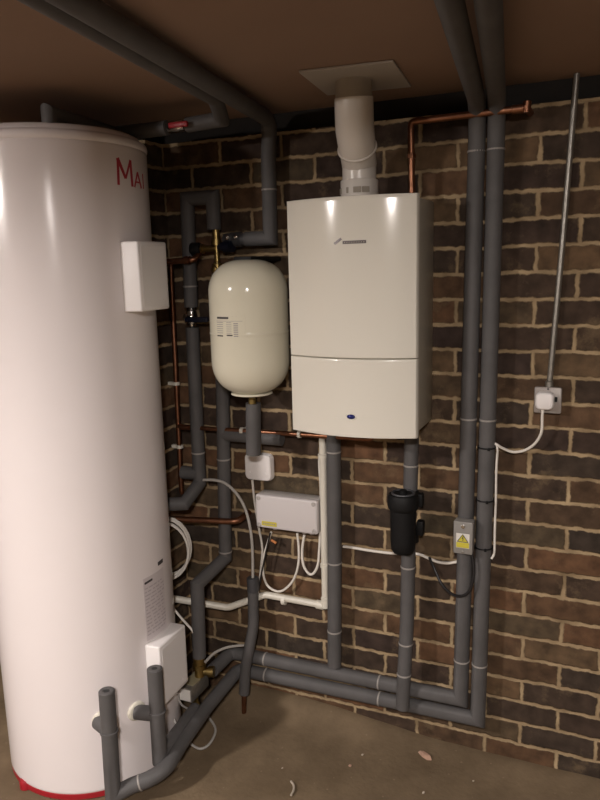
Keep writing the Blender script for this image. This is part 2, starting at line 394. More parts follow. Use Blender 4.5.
open_end(outer, (-1.097, -.659, .392), PR)
MB().tube([(-1.099, -.660, .265), on_cyl(-47.5, .26, CR+.004)], PR*.95, 18).build('tank_stub', 'foam', outer)
MB().lathe([(PR, -.004), (PR+.0035, -.003), (PR+.0035, .003), (PR, .004)], (-1.0989, -.660, .262), 20).build('joint_collar', 'foam', outer)

x2 = run('short grey insulated pipe with capped stub beside the cylinder, fed from the zone valve',
    [[at(195.5, 709, .275), (-1.022, -.525, .106)], [(-1.023, -.527, .085), (-1.021, -.525, .405)]])
open_end(x2, (-1.021, -.525, .405), PR*.92)
MB().tube([(-1.0215, -.525, .252), on_cyl(-24.5, .252, CR+.004)], PR*.95, 18).build('tank_stub', 'foam', x2)
MB().lathe([(PR, -.004), (PR+.0035, -.003), (PR+.0035, .003), (PR, .004)], (-1.0215, -.526, .262), 20).build('joint_collar', 'foam', x2)

# two drops from the boiler
run('grey insulated pipe dropping from the boiler beside the white waste pipe', [[(-.606, -.052, 1.128), (-.6085, -.052, .70), (-.617, -.052, .240)]],
    bands=[((-.6065, -.052, 1.005), Z3), ((-.610, -.052, .620), Z3), ((-.6145, -.052, .370), Z3)])
run('grey insulated pipe dropping from the boiler through the black filter', [[(-.343, -.062, 1.128), (-.347, -.062, .905)],
    fillet([(-.349, -.075, .712), (-.352, -.082, .45), (-.358, -.100, .25), (-.362, -.094, .168)], .04)], r=.0225,
    bands=[((-.3455, -.062, .985), Z3), ((-.350, -.077, .655), Z3), ((-.354, -.087, .395), Z3), ((-.357, -.097, .29), (0, .05, 1))])

# left group: loop, riser with valve, return
run('grey insulated riser nearest the brick corner, looped at its top',
    [[(-1.012, -.060, 1.728), (-1.012, -.060, 1.832), (-1.110, -.060, 1.832), (-1.116, -.060, 1.475)],
     [(-1.116, -.060, 1.405), (-1.119, -.060, .850), at(184, 503.5, .15), at(164, 504.5, .175), at(150, 505, .19)],
     [(-1.119, -.062, .885), (-1.185, -.068, .885)]], r=.0235,
    bands=[((-1.1155, -.06, 1.545), Z3), ((-1.1185, -.06, .962), Z3)])
run('grey insulated pipe behind the expansion vessel, stepping out to the zone valve',
    [[(-1.004, -.058, 1.585), (-1.010, -.055, 1.20), (-1.032, -.052, .575), (-1.062, -.200, .532), (-1.066, -.205, .262)],
     [(-1.013, -.055, 1.035), (-.79, -.055, 1.035)]], r=.0235,
    bands=[((-1.019, -.054, .945), Z3), ((-.905, -.055, 1.035), (1, 0, 0)), ((-1.031, -.052, .60), Z3)])
run('short grey insulated tail hanging under the cream expansion vessel', [[(-.828, -.180, 1.178), (-.833, -.180, 1.040), (-.835, -.178, 1.010)]], r=.0245)
# dark flexible pipe to the floor
pts = [at(252.5, 578, .07), at(253, 605, .072), at(253, 625, .08), at(249, 648, .095), at(245.5, 668, .098), at(244.5, 684, .098), at(244, 693, .098)]
t = run('dark bent insulated pipe with bare copper end, standing before the floor-level pair', [smooth(pts, 6)], r=.0195)
e = pts[-1]; MB().tube([e+V((0, 0, .01)), V((e.x-.004, e.y, .0))], .009, 12).build('bare_end', 'copper', t)
MB().lathe([(.0195, 0), (.0215, .002), (.0215, .05), (.0195, .052)], pts[0]+V((0, 0, -.05)), 18).build('tape_wrap', 'darkgrey', t)
# ceiling pipes on the left
run('thick grey insulated pipe crossing the ceiling and dropping beside the boiler flue',
    [fillet([(-.418, -2.75, 2.052), (-.800, -.052, 2.052), (-.810, -.050, 1.94)], .05, 6)+[(-.812, -.050, 1.694), (-.900, -.050, 1.694)]], r=.0238,
    bands=[((-.811, -.05, 1.843), Z3)])
run('darker grey insulated pipe on the ceiling, tucked left of the thick one', [[(-.478, -2.75, 2.062), (-.815, -.36, 2.058), (-.848, -.27, 2.022), (-.965, -.268, 2.018)]], r=.0215)
run('grey insulated pipe running over the top of the cylinder from its lid', [[(-1.035, -.268, 2.017), (-1.222, -.266, 2.015), (-1.190, -.590, 2.018), (-1.190, -.590, 1.988)]], r=.0215)

# ------------------------------------------------------------------ valves and fittings
v = thing('isolating_valve', (-1.0, -.268, 2.018), 'isolating valve with red lever on the pipe over the cylinder', 'valve')
MB().lathe([(.010, -.045), (.012, -.03), (.017, -.028), (.017, -.016), (.019, -.010), (.019, .010), (.017, .016), (.017, .028), (.012, .03), (.010, .045)], (-1.0, -.268, 2.018), 18, (1, 0, 0)).build('valve_body', 'chrome', v)
MB().lathe([(.007, 0), (.007, .03), (.010, .031), (.010, .036)], (-1.0, -.268, 2.018), 14, (-.25, -1, -.12)).build('spindle', 'chrome', v)
MB().box((-1.004, -.312, 2.006), (-.940, -.300, 2.022), .004, 2).build('lever', 'red', v)

v = thing('lever_valve', (-1.116, -.06, 1.405), 'valve with black lever in the middle of the corner riser', 'valve')
MB().lathe([(.011, 0), (.013, .012), (.018, .014), (.018, .026), (.020, .030), (.020, .042), (.018, .046), (.018, .058), (.013, .060), (.011, .07)], (-1.116, -.06, 1.405), 18).build('valve_body', 'chrome', v)
MB().lathe([(.007, 0), (.007, .024), (.011, .026), (.011, .032)], (-1.116, -.06, 1.442), 14, (-.2, -1, 0)).build('spindle', 'chrome', v)
MB().box((-1.12, -.102, 1.426), (-1.03, -.088, 1.444), .005, 2).build('lever', 'navy', v)

v = thing('charging_valve', (-.93, -.05, 1.694), 'dark valve with two bright screws left of the ceiling pipe elbow', 'valve')
MB().lathe([(.012, -.046), (.020, -.044), (.022, -.02), (.024, -.018), (.024, .018), (.021, .02), (.020, .035), (.012, .037)], (-.935, -.05, 1.694), 20, (1, 0, 0)).build('valve_body', 'darkgrey', v)
for dx in (-.018, .012):
    MB().lathe([(.007, 0), (.008, .006), (.005, .010), (.001, .011)], (-.937+dx, -.072, 1.700), 12, (0, -1, .1)).build('screw', 'chrome', v)

v = thing('relief_valve', (-1.008, -.06, 1.585), 'brass safety valve set with black knobs between loop and vessel', 'valve')
MB().lathe([(.012, 0), (.012, .018), (.017, .019), (.017, .034), (.009, .036), (.009, .09), (.017, .092), (.017, .112), (.012, .113), (.012, .145)], (-1.006, -.06, 1.585), 6*3).build('valve_body', 'brass', v)
MB().lathe([(.011, 0), (.011, .05), (.016, .051), (.016, .066)], (-1.006, -.06, 1.668), 12, (-1, 0, 0)).build('side_port', 'brass', v)
MB().lathe([(.018, 0), (.022, .004), (.022, .030), (.017, .036)], (-1.066, -.062, 1.668), 14, (-1, -.3, 0)).build('knob', 'dark', v)
MB().lathe([(.012, 0), (.012, .02), (.019, .022), (.019, .055)], (-.995, -.062, 1.672), 14, (1, -.15, 0)).build('knob', 'navy', v)
MB().lathe([(.006, 0), (.010, .002), (.010, .01), (.004, .013)], (-1.006, -.075, 1.60), 10, (0, -1, 0)).build('test_nipple', 'brass', v)

# motorised zone valve near the floor
zv = thing('zone_valve', (-1.068, -.22, .12), 'motorised zone valve with metal head and white label low beside the cylinder', 'valve')
MB().lathe([(.018, 0), (.018, .03), (.024, .031), (.024, .046), (.020, .048), (.020, .075)], (-1.067, -.208, .190), 18).build('valve_body', 'brass', zv)
MB().lathe([(.014, 0), (.014, .03), (.02, .031), (.02, .05)], (-1.067, -.205, .205), 14, (1, .3, 0)).build('side_port', 'brass', zv)
MB().tube([(-1.072, -.202, .2), (-1.078, -.235, .130), at(197, 707, .265), at(194.5, 710, .282)], .013, 14).build('outlet', 'brass', zv)
hm = frame(V((-1.078, -.290, .160)), V((0, -1, 0)), V((1, 0, 0)), V((0, 0, 1)))
hb = MB().box((-.115, -.027, -.025), (0, .027, .027), .004, 2, hm).build('actuator_head', 'steel', zv)
MB().box((-.100, -.022, .0265), (-.020, .022, .0290), .002, 1, hm).build('top_plate', 'dialplate', hb)
MB().box((-.0015, -.022, -.020), (.0018, .022, .022), .0008, 1, hm).build('head_label', 'paper', hb)

# ------------------------------------------------------------------ boiler
BL, BRt, BZ0, BZ1, BD = -.670, -.284, 1.114, 1.787, .244
boi = thing('wall_boiler', ((BL+BRt)/2, 0, BZ0), 'white wall-hung gas boiler with bowed front on the brick wall', 'boiler')
MB().box((BL+.006, -BD+.022, BZ0+.006), (BRt-.010, 0.0, BZ1-.006), .006, 2).build('casing', 'boiler_side', boi)
def bowed(z0, z1, zlip=0):
    n = 28; bow = .043; vs = []; fs = []; mb = MB()
    xs = [BL+(BRt-BL)*i/n for i in range(n+1)]
    def yf(x): u = (x-(BL+BRt)/2)/((BRt-BL)/2); return -BD+.012-bow*(1-u*u)
    prof = [(0, .006), (.004, .002), (.010, 0)]
    def col(x, ins):
        y = yf(x); k = .024
        return [V((x, -BD+.032, z0)), V((x, y+.003, z0)), V((x, y+.0008, z0+.001)), V((x, y, z0+.003)), V((x, y, z0+.012)), V((x, y, z1-.012)), V((x, y, z1-.003)), V((x, y+.0008, z1-.001)), V((x, y+.003, z1)), V((x, -BD+.032, z1))]
    # rounded vertical edges
    first = [V((BL-.0, -BD+.032, c.z)) for c in col(BL, 0)]
    cols = [first]
    for i, x in enumerate(xs):
        c = col(x, 0)
        if i in (0, n):
            c = [V((p.x, max(p.y, yf(x)+.004) if p.y < -BD+.03 else p.y, p.z)) for p in c]
        cols.append(c)
        if i == 0: cols.append([V((x+.003, p.y, p.z)) for p in col(x+.003, 0)])
        if i == n-1: cols.append([V((xs[n]-.003, p.y, p.z)) for p in col(xs[n]-.003, 0)])
    cols.append([V((BRt, -BD+.032, c.z)) for c in col(BRt, 0)])
    k = 10
    for c in cols: vs += c
    for i in range(len(cols)-1):
        for j in range(k): fs.append((i*k+j, i*k+(j+1) % k, (i+1)*k+(j+1) % k, (i+1)*k+j))
    mb._add(vs, fs); return mb, yf
mbU, yf = bowed(1.3435, BZ1); mbU.build('front_cover', 'boiler', boi, angle=32)
mbL, yf = bowed(BZ0, 1.3405); low = mbL.build('lower_flap', 'boiler', boi, angle=32)
# badge: slash and bar with fine letters
def on_front(x, z, e=0): return V((x, yf(x)-e, z))
bd = MB()
def fbar(mb, x0, z0, x1, z1, w, e=.0018, n=6):
    d = V((x1-x0, 0, z1-z0)).normalized(); nz = V((-d.z, 0, d.x)); vs = []; fs = []
    for i in range(n+1):
        t = i/n; x = x0+(x1-x0)*t; z = z0+(z1-z0)*t
        for s_, ee in ((-1, -.002), (1, -.002), (1, e), (-1, e)):
            q = V((x, 0, z))+nz*s_*w/2; vs.append(on_front(q.x, q.z, ee))
    for i in range(n):
        for j in range(4): fs.append((i*4+j, i*4+(j+1) % 4, (i+1)*4+(j+1) % 4, (i+1)*4+j))
    fs += [(0, 1, 2, 3), tuple(n*4+i for i in (3, 2, 1, 0))]; mb._add(vs, fs)
bpts = [at(332.5, 244, .285), at(339.5, 238.6, .285), at(341, 242.6, .285), at(364, 241.5, .285)]
fbar(bd, bpts[0].x, bpts[0].z, bpts[1].x, bpts[1].z, .0065)
fbar(bd, bpts[2].x, bpts[2].z, bpts[3].x, bpts[3].z, .0085)
badge = bd.build('badge', 'silver', boi, smooth=False)
lt = MB(); x = bpts[2].x+.005
for i in range(9): fbar(lt, x, bpts[2].z-.0018, x+.0018, bpts[2].z+.0018, .0022, .0022, 1); x += .0068
lt.build('badge_letters', 'boiler_side', badge, smooth=False)
gp = at(349.5, 417.5, .285)
def flat(mb, k):
    for v in mb.bm.verts: v.co.z = gp.z+(v.co.z-gp.z)*k
    return mb
flat(MB().lathe([(.0125, -.004), (.0125, .001), (.009, .003), (.004, .004)], on_front(gp.x, gp.z), 24, (0, -1, 0)), .55).build('blue_indicator', 'blue', low)
rg = MB(); rg.ring(on_front(gp.x, gp.z-.001, -.0005), (0, 1, 0), .0150, .0022, 28, 8); flat(rg, .6).build('indicator_bezel', 'boiler', low)
lipm = MB(); fbar(lipm, gp.x-.052, gp.z-.008, gp.x-.012, gp.z-.011, .005, .0012); fbar(lipm, gp.x+.012, gp.z-.011, gp.x+.062, gp.z-.008, .005, .0012); lipm.build('grip_ridge', 'boiler', low)
for x in (-.60, -.53, -.45, -.345): MB().lathe([(.014, -.022), (.014, .01)], (x, -.06, BZ0), 14).build('pipe_tail', 'brass', boi)

# flue
FX = -.474; fy = -.155
fluet = thing('boiler_flue', (FX, fy, BZ1), 'white flue pipe with offset bend rising from boiler to square ceiling plate', 'flue')
MB().lathe([(.054, 0), (.054, .055), (.0515, .058)], (FX, fy, BZ1-.006), 40).build('flue_base', 'flue', fluet)
for a in (-150, -110, -78, -52):
    ca, sa = math.cos(math.radians(a)), math.sin(math.radians(a))
    MB().box((.0525, -.011 if a != -110 else -.004, .020), (.0552, .011 if a != -110 else .004, .036), .0006, 1, frame(V((FX, fy, BZ1-.006)), V((ca, sa, 0)), V((-sa, ca, 0)), V((0, 0, 1)))).build('clip_slot', 'gasket', fluet)
fx2 = FX-.008
low_c = [V((FX, fy, BZ1+.045)), V((FX, fy, BZ1+.105))]
MB().tube([low_c[0], low_c[1]], .0480, 40).build('lower_pipe', 'flue', fluet)
tilt = V((-.13, -.06, 1)).normalized()
p1 = V((FX, fy, BZ1+.098)); p2 = V((-.455, -.246, BZ1+.176)); p3 = V((-.453, -.256, ZC-.06))
pm = p1.lerp(p2, .46)
MB().tube([p1-V((0, 0, .012)), p1, pm], [.0485, .0495, .0500], 48).build('bend_lower', 'flue', fluet, angle=60)
rg = MB(); rg.ring(pm, (p2-p1)+V((-.004, 0, .0)), .0522, .0036, 48, 8); rg.build('bend_collar', 'flue', fluet)
MB().tube([pm, p2, p3+V((0, 0, .012))], [.0520, .0520, .0518], 48).build('bend_upper', 'flue', fluet, angle=60)
MB().lathe([(.0490, 0), (.0490, ZC-p3.z-.001)], p3, 40).build('top_sleeve', 'gasket', fluet)
pl = MB(); pl.box((-.120, -.132, -.003), (.120, .132, .003), .001, 1, frame(V((-.440, -.262, ZC-.004)), V((.995, .10, 0)), V((-.10, .995, 0)), V((0, 0, 1)))); pl.build('ceiling_plate', 'plate', fluet)

# ------------------------------------------------------------------ expansion vessel
VX, VY, VR = -.829, -.185, .1225; z0, z1 = 1.212, 1.628
ev = thing('expansion_vessel', (VX, VY, z0), 'cream rounded expansion vessel hanging left of the boiler', 'expansion vessel')
prof = []
for i in range(15):
    a = math.radians(-90+90*i/14); prof.append((max(.001, VR*math.cos(a)**.72), z0+.105+.105*math.sin(a)))
prof += [(VR, 1.322), (VR, 1.398), (VR, 1.402), (VR+.0012, 1.404), (VR+.0012, 1.408), (VR, 1.410), (VR, 1.414), (VR, 1.523)]
for i in range(15):
    a = math.radians(90*i/14); prof.append((max(.001, VR*max(0, math.cos(a))**.72), z1-.100+.100*math.sin(a)))
MB().lathe(prof, (VX, VY, 0), 72).build('shell', 'cream', ev, angle=60)
MB().lathe([(.045, z0+.006), (.064, z0+.004), (.066, z0-.001), (.060, z0-.004), (.030, z0-.007), (.022, z0-.012)], (VX, VY, 0), 40).build('bottom_flange', 'cream', ev)
MB().lathe([(.013, z0-.034), (.013, z0-.02), (.010, z0-.018), (.010, z0-.006)], (VX, VY, 0), 18).build('neck', 'brass', ev)
MB().box((VX-.03, VY-.03, z1-.006), (VX+.03, 0, z1+.008), .003, 2).build('top_bracket', 'dark', ev)
def ves_patch(mb, xa, xb, za, zb, e):                      # x given as arc metres left/right of the direction to the room
    n = 8; vs = []; fs = []
    for i in range(n+1):
        th = (xa+(xb-xa)*i/n)/VR + VT
        for z in (za, zb):
            for r in (VR-.002, VR+e): vs.append(V((VX+r*math.sin(th), VY-r*math.cos(th), z)))
    for i in range(n):
        a = i*4; b_ = a+4; fs += [(a+1, a+3, b_+3, b_+1), (a, a+1, b_+1, b_), (a+2, a+3, b_+3, b_+2)]
    fs += [(0, 1, 3, 2), (n*4, n*4+1, n*4+3, n*4+2)]; mb._add(vs, fs)
VT = math.radians(27.8)
lp = MB(); ves_patch(lp, -.120, -.012, 1.400, 1.462, .0006); lpo = lp.build('label', 'cream', ev, smooth=False)
lk = MB(); ves_patch(lk, -.108, -.064, 1.4545, 1.4605, .0014); lk.build('heading', 'ink', lpo, smooth=False)
lk = MB(); ves_patch(lk, -.110, -.086, 1.402, 1.406, .0014); ves_patch(lk, -.072, -.052, 1.404, 1.408, .0012)
lk.build('print_bold', 'ink', lpo, smooth=False)
lk = MB()
for i in range(6): ves_patch(lk, -.110, -.085, 1.412+.0062*i, 1.4138+.0062*i, .0012); ves_patch(lk, -.072, -.055, 1.412+.0062*i, 1.4136+.0062*i, .0012)
for i in range(7): ves_patch(lk, -.048, -.034, 1.402+.0062*i, 1.4052+.0062*i, .0013)
ves_patch(lk, -.112, -.02, 1.4475, 1.4485, .0012)
lk.build('print', 'greyink', lpo, smooth=False)

# ------------------------------------------------------------------ copper pipes
def copper(label, pts, r, clips=(), R=.02, n=12):
    t = thing('copper_pipe', min((V(p) for p in pts), key=lambda q: q.z), label, 'pipe')
    MB().tube(fillet(pts, R), r, n).build('tube', 'copper', t)
    return t
def clip(t, p, ax, r, m='pvc', to_wall=True):
    mb = MB(); mb.lathe([(r+.0004, -.006), (r+.004, -.0055), (r+.004, .0055), (r+.0004, .006)], p, 16, ax)
    p = V(p)
    if to_wall: mb.box((p.x-.006, p.y+r, p.z-.006), (p.x+.006, -.0, p.z+.006), .001, 1)
    return mb.build('pipe_clip', m, t)
t = copper('thin horizontal copper gas pipe running behind the vessel tail to beneath the boiler', [(-1.205, -.035, 1.052), (-1.190, -.066, 1.052), (-.72, -.062, 1.057), (-.47, -.062, 1.058), (-.45, -.062, 1.128)], .0082)
clip(t, (-.936, -.064, 1.0545), (1, 0, 0), .0082); clip(t, (-.722, -.062, 1.057), (1, 0, 0), .0082)
MB().lathe([(.0082, -.02), (.0105, -.019), (.0105, .019), (.0082, .02)], (-1.165, -.0658, 1.0522), 14, (1, 0, 0)).build('sleeve', 'copper', t)
t = copper('upright copper pipe in the dark brick corner beside the cylinder', [(-1.196, -.050, 1.63), (-1.206, -.050, .80), (-1.206, -.02, .78)], .0088)
for z in (1.205, .975):
    mb = MB(); mb.lathe([(.0092, -.006), (.013, -.0055), (.013, .0055), (.0092, .006)], (-1.201, -.05, z), 16); mb.box((STEP_X, -.058, z-.006), (-1.208, -.042, z+.006), .001, 1); mb.build('pipe_clip', 'pvc', t)
copper('low thick copper pipe between cylinder and wall below the riser elbow', [(-1.235, -.125, .722), (-1.16, -.105, .722), (-.962, -.075, .728), (-.955, -.004, .740)], .0112, R=.03)
t = copper('short dark copper pipe from behind the upper cover to the safety valve', [(-1.215, -.105, 1.628), (-1.075, -.095, 1.632), (-1.070, -.062, 1.655)], .0098, R=.015)
MB().lathe([(.010, -.01), (.014, -.009), (.014, .009), (.010, .01)], (-1.098, -.0966, 1.6315), 12, (1, 0, 0)).build('elbow_nut', 'copper', t)
a = at(411, 122, .09); b_ = at(526, 108, .09)
t = copper('upper copper pipe crossing in front of the right-hand pair and dropping into the boiler top', [(a.x+.002, -.090, BZ1-.01), (a.x-.002, -.090, a.z), (b_.x, -.090, b_.z), (b_.x, -.0, b_.z+.003)], .0096, R=.012)
MB().lathe([(.0088, -.007), (.0135, -.006), (.0135, .006), (.0088, .007)], (a.x, -.09, 1.902), 6).build('nut', 'copper', t)
MB().lathe([(.0098, -.016), (.0118, -.015), (.0118, .015), (.0098, .016)], (b_.x-.022, -.0905, b_.z-.001), 14, (1, 0, 0)).build('end_elbow', 'copper', t)
mb = MB(); mb.tube([(b_.x, -.09, b_.z-.012), (b_.x+.001, -.09, b_.z+.016)], .0112, 14); mb.build('end_elbow', 'copper', t)

# ------------------------------------------------------------------ white waste pipe
w = thing('waste_pipe', (-.65, -.04, .453), 'white plastic waste pipe dropping from the boiler and kinking left to the cylinder', 'pipe')
wp = [(-.648, -.042, 1.128), (-.650, -.042, .452), at(265, 594.5, .042), at(228, 607.5, .085), at(170, 598, .165), at(150, 596, .185)]
MB().tube(fillet(wp, .014, 4), .0122, 16).build('tube', 'pvc', w)
for p, ax in (((-.649, -.042, .60), Z3), ((-.649, -.042, .985), Z3)):
    mb = MB(); mb.lathe([(.0125, -.007), (.0165, -.006), (.0165, .006), (.0125, .007)], p, 16, ax); mb.box((p[0]-.008, -.03, p[2]-.006), (p[0]+.008, 0, p[2]+.006), .001, 1); mb.build('pipe_clip', 'pvc', w)
pcl = at(284, 600, .042)
mb = MB(); mb.lathe([(.0125, -.008), (.0168, -.007), (.0168, .007), (.0125, .008)], pcl, 16, (1, 0, .05)); mb.box((pcl.x-.007, -.03, pcl.z-.012), (pcl.x+.007, 0, pcl.z+.0), .001, 1); mb.build('pipe_clip', 'pvc', w)
mb = MB(); mb.lathe([(.0124, -.022), (.0155, -.021), (.0155, .014), (.0124, .016)], (-.650, -.042, .468), 16); mb.lathe([(.0124, -.016), (.0155, -.014), (.0155, .012), (.0124, .014)], (-.668, -.042, .4515), 16, (1, 0, 0)); mb.build('elbow', 'pvc', w)

# ------------------------------------------------------------------ boxes on the wall
jb = thing('junction_box', (-.78, 0, .716), 'pale grey rectangular wiring box with yellow sticker on the wall below the boiler', 'junction box')
MB().box((-.894, -.040, .715), (-.665, 0, .832), .004, 2).build('box_back', 'boxside', jb)
jl = MB().box((-.895, -.066, .714), (-.664, -.040, .833), .007, 3).build('box_lid', 'box', jb, angle=50)
for sx in (-.882, -.677):
    for sz in (.726, .821):
        MB().lathe([(.0075, 0), (.0075, .002), (.0045, .0028), (.003, .001)], (sx, -.0655, sz), 14, (0, -1, 0)).build('lid_screw', 'boxside', jl)
MB().box((-.872, -.0672, .724), (-.815, -.0655, .740), .0005, 1).build('sticker', 'yellow', jb)
mb = MB()
for i in range(6): mb.box((-.866+.008*i, -.0677, .7295), (-.861+.008*i, -.0671, .7345))
mb.build('sticker_print', 'greyink', jb, smooth=False)
for x in (-.838, -.727, -.700): MB().lathe([(.008, -.014), (.009, -.012), (.009, 0)], (x, -.030, .715), 12).build('gland', 'box', jb)

sq = thing('connection_unit', (-.897, 0, .870), 'small white square box with rounded corners under the vessel tail', 'connection unit')
MB().plate(.104, .097, .017, .018, .004, facing((-.902, 0, .917))).build('back_plate', 'cover', sq)
MB().plate(.101, .094, .011, .018, .005, facing((-.902, -.016, .917))).build('face_plate', 'cover', sq)
for dx in (-.03, .03): MB().lathe([(.004, 0), (.004, .0012), (.002, .0018)], (-.902+dx, -.0268, .897), 10, (0, -1, 0)).build('screw', 'cover', sq)

iso = thing('isolator_switch', (-.172, -.09, .737), 'grey isolator box with yellow warning triangle strapped on the pipe pair', 'switch')
MB().box((-.200, -.098, .737), (-.144, -.0735, .838), .003, 2).build('box_back', 'isobox', iso)
il = MB().box((-.201, -.112, .736), (-.143, -.098, .839), .004, 2).build('box_cover', 'isobox', iso)
MB().box((-.192, -.1132, .756), (-.152, -.1118, .802), .0004, 1).build('warning_label', 'paper', il)
MB().box((-.191, -.1138, .7575), (-.153, -.1130, .774), .0002, 1).build('yellow_strip', 'yellow', il)
mb = MB(); mb._add([V((-.189, -.1140, .7755)), V((-.155, -.1140, .7755)), V((-.172, -.1140, .8005)), V((-.189, -.1130, .7755)), V((-.155, -.1130, .7755)), V((-.172, -.1130, .8005))], [(0, 1, 2), (3, 5, 4), (0, 3, 4, 1), (1, 4, 5, 2), (2, 5, 3, 0)])
mb.build('warning_triangle', 'yellow', il, smooth=False)
mb = MB()
def tri_line(p, q, w_): 
    p, q = V(p), V(q); d = (q-p).normalized(); n = V((-d.z, 0, d.x))*w_/2; y = V((0, -.0006, 0)); vs = [p-n, p+n, q+n, q-n]; mb._add(vs+[k+y for k in vs], [(0, 1, 2, 3), (4, 7, 6, 5), (0, 4, 5, 1), (1, 5, 6, 2), (2, 6, 7, 3), (3, 7, 4, 0)])
T3 = [(-.1880, -.1142, .7762), (-.1560, -.1142, .7762), (-.172, -.1142, .7998)]
for i in range(3): tri_line(T3[i], T3[(i+1) % 3], .0018)
tri_line((-.1705, -.1142, .7945), (-.1735, -.1142, .7865), .0022); tri_line((-.1735, -.1142, .7868), (-.1702, -.1142, .7868), .0018); tri_line((-.1702, -.1142, .787), (-.1725, -.1142, .7795), .0018)
mb.build('flash_symbol', 'ink', il, smooth=False)
MB().lathe([(.006, 0), (.006, .003), (.004, .004)], (-.172, -.1115, .824), 14, (0, -1, 0)).build('cover_screw', 'chrome', il)
MB().lathe([(.004, 0), (.004, .002), (.002, .003)], (-.172, -.1115, .744), 12, (0, -1, 0)).build('cover_screw', 'steel', il)

so = thing('power_socket', (.048, 0, 1.168), 'metal power socket on the brick wall at the foot of the conduit', 'socket')
MB().box((.014, -.026, 1.171), (.082, 0, 1.241), .003, 2).build('back_box', 'steel', so)
sf = MB().plate(.075, .076, .008, .005, .002, facing((.048, -.026, 1.206))).build('front_plate', 'sockplate', so)
MB().box((.067, -.0375, 1.203), (.074, -.0335, 1.217), .001, 1).build('rocker_switch', 'dark', sf)
MB().lathe([(.003, 0), (.003, .001), (.001, .0015)], (.048, -.0338, 1.239), 10, (0, -1, 0)).build('screw', 'ink', sf)

pg = thing('mains_plug', (.041, -.05, 1.18), 'white three-pin plug with cable in the metal socket', 'plug')
MB().plate(.050, .050, .026, .014, .006, facing((.041, -.034, 1.207))).build('plug_body', 'cover', pg, angle=60)
cab = [(.037, -.048, 1.185), (.036, -.048, 1.160), at(541, 432, .045), at(535, 443, .042), at(525, 450, .04), at(513, 452, .04), at(503, 448.5, .05), at(497, 445, .058), at(494.5, 443.5, .050)]
MB().tube(smooth(cab, 6), .0042, 10).build('flex', 'cable', pg)

cd = thing('steel_conduit', (.048, -.012, 1.24), 'slim galvanised conduit rising from the socket to the ceiling', 'conduit')
MB().tube([(.049, -.013, 1.238), (.068, -.013, 1.62), (.0875, -.013, 2.086)], .0083, 14).build('tube', 'steel', cd)
MB().lathe([(.0085, -.012), (.0115, -.011), (.0115, .006), (.0085, .008)], (.0492, -.013, 1.252), 14).build('coupler', 'steel', cd)

# ------------------------------------------------------------------ black dirt filter
FXX, FYY = -.352, -.128
ft = thing('magnetic_filter', (FXX, FYY, 0.7200), 'black canister filter on the boiler drop pipe', 'filter')
MB().lathe([(.020, 0.7200), (.030, 0.7240), (.037, 0.7360), (.0385, 0.7600), (.040, 0.8620), (.046, 0.8680), (.0475, 0.8760), (.0475, 0.9040), (.043, 0.9120), (.030, 0.9140)], (FXX, FYY, 0), 40).build('canister', 'dark', ft)
rg = MB(); rg.ring((FXX, FYY, 0.9145), Z3, .033, .0040, 32, 8); ro = rg.build('cap_ring', 'darkgrey', ft); 
MB().lathe([(.012, 0.9120), (.012, 0.9230), (.009, 0.9250)], (FXX, FYY, 0), 14).build('bleed_cap', 'dark', ft)
mb = MB()
for z in (0.7600, 0.8820): mb.tube([(FXX+.01, FYY+.02, z), (-.342, -.066, z)], .017, 14); mb.lathe([(.02, -.024), (.026, -.022), (.026, .022), (.02, .024)], (-.345, -.066, z), 18)
mb.tube([(-.345, -.066, 0.7600), (-.345, -.066, .882)], .016, 14)
mb.build('mounting_valve', 'dark', ft)
MB().box((-.318, -.104, 0.7720), (-.296, -.076, 0.8200), .005, 2).build('valve_handle', 'dark', ft)
MB().box((-.322, -.104, 0.8650), (-.298, -.076, 0.9080), .005, 2).build('valve_handle', 'dark', ft)

# ------------------------------------------------------------------ cables
def cable(label, pts, r=.0042, m='cable', group=None, sm=True, name='cable', cat='cable'):
    return tag(MB().tube(smooth(pts, 6) if sm else pts, r, 10).build(name, m), label, cat, group)
def px(lst, d): return [at(x, y, d if not hasattr(d, '__len__') else d[i]) for i, (x, y) in enumerate(lst)]
cable('white cable hanging straight down from the white square box', px([(252, 480), (253.5, 495), (255.5, 510), (259, 530), (262, 548), (261, 565), (259, 582), (257, 598)], (.015, .018, .016, .016, .018, .02, .028, .055)))
cable('white cable looping from the wiring box middle and back up to its sticker end', px([(297, 533), (298.5, 548), (298, 565), (293, 580), (284, 589.5), (276, 591), (267, 585), (263, 573), (263.5, 557), (267.5, 543), (271, 532)], .034))
cable('white cable in a tight loop at the wiring box end nearest the waste pipe', px([(304, 535), (302, 550), (303, 564), (308, 573), (313, 573.5), (317.5, 565), (319, 550), (320, 530), (320.5, 490), (319, 462), (321, 447), (324, 438)], (.034, .034, .036, .036, .036, .034, .030, .024, .02, .02, .022, .03)), .0046)
cable('thin black cable slanting below the wiring box sticker', px([(270, 533), (267, 546), (264, 560), (261, 575), (258, 590)], (.05, .05, .05, .05, .06)), .003, 'bcable')
tag(MB().tube(px([(271, 540), (276, 543)], .04), .0045, 10).build('cable_tip', 'orange'), 'small orange wire tip under the wiring box', 'wire tip')
cable('white cable along the brick wall through behind the black filter', px([(343, 546.5), (352, 547.5), (370, 550.5), (390, 553), (405, 553.5), (418, 554), (428, 558), (438, 562), (448, 563), (458, 561.5)], (.008, .008, .008, .008, .008, .008, .008, .010, .012, .02)), .0048)
cable('black cable sagging from the wall cable up to the isolator box', px([(429, 557), (434, 568), (441, 583), (451, 593.5), (461, 596), (469, 591), (473, 578), (473.5, 565), (471, 552)], (.012, .014, .03, .06, .082, .09, .092, .09, .088)), .0046, 'bcable')
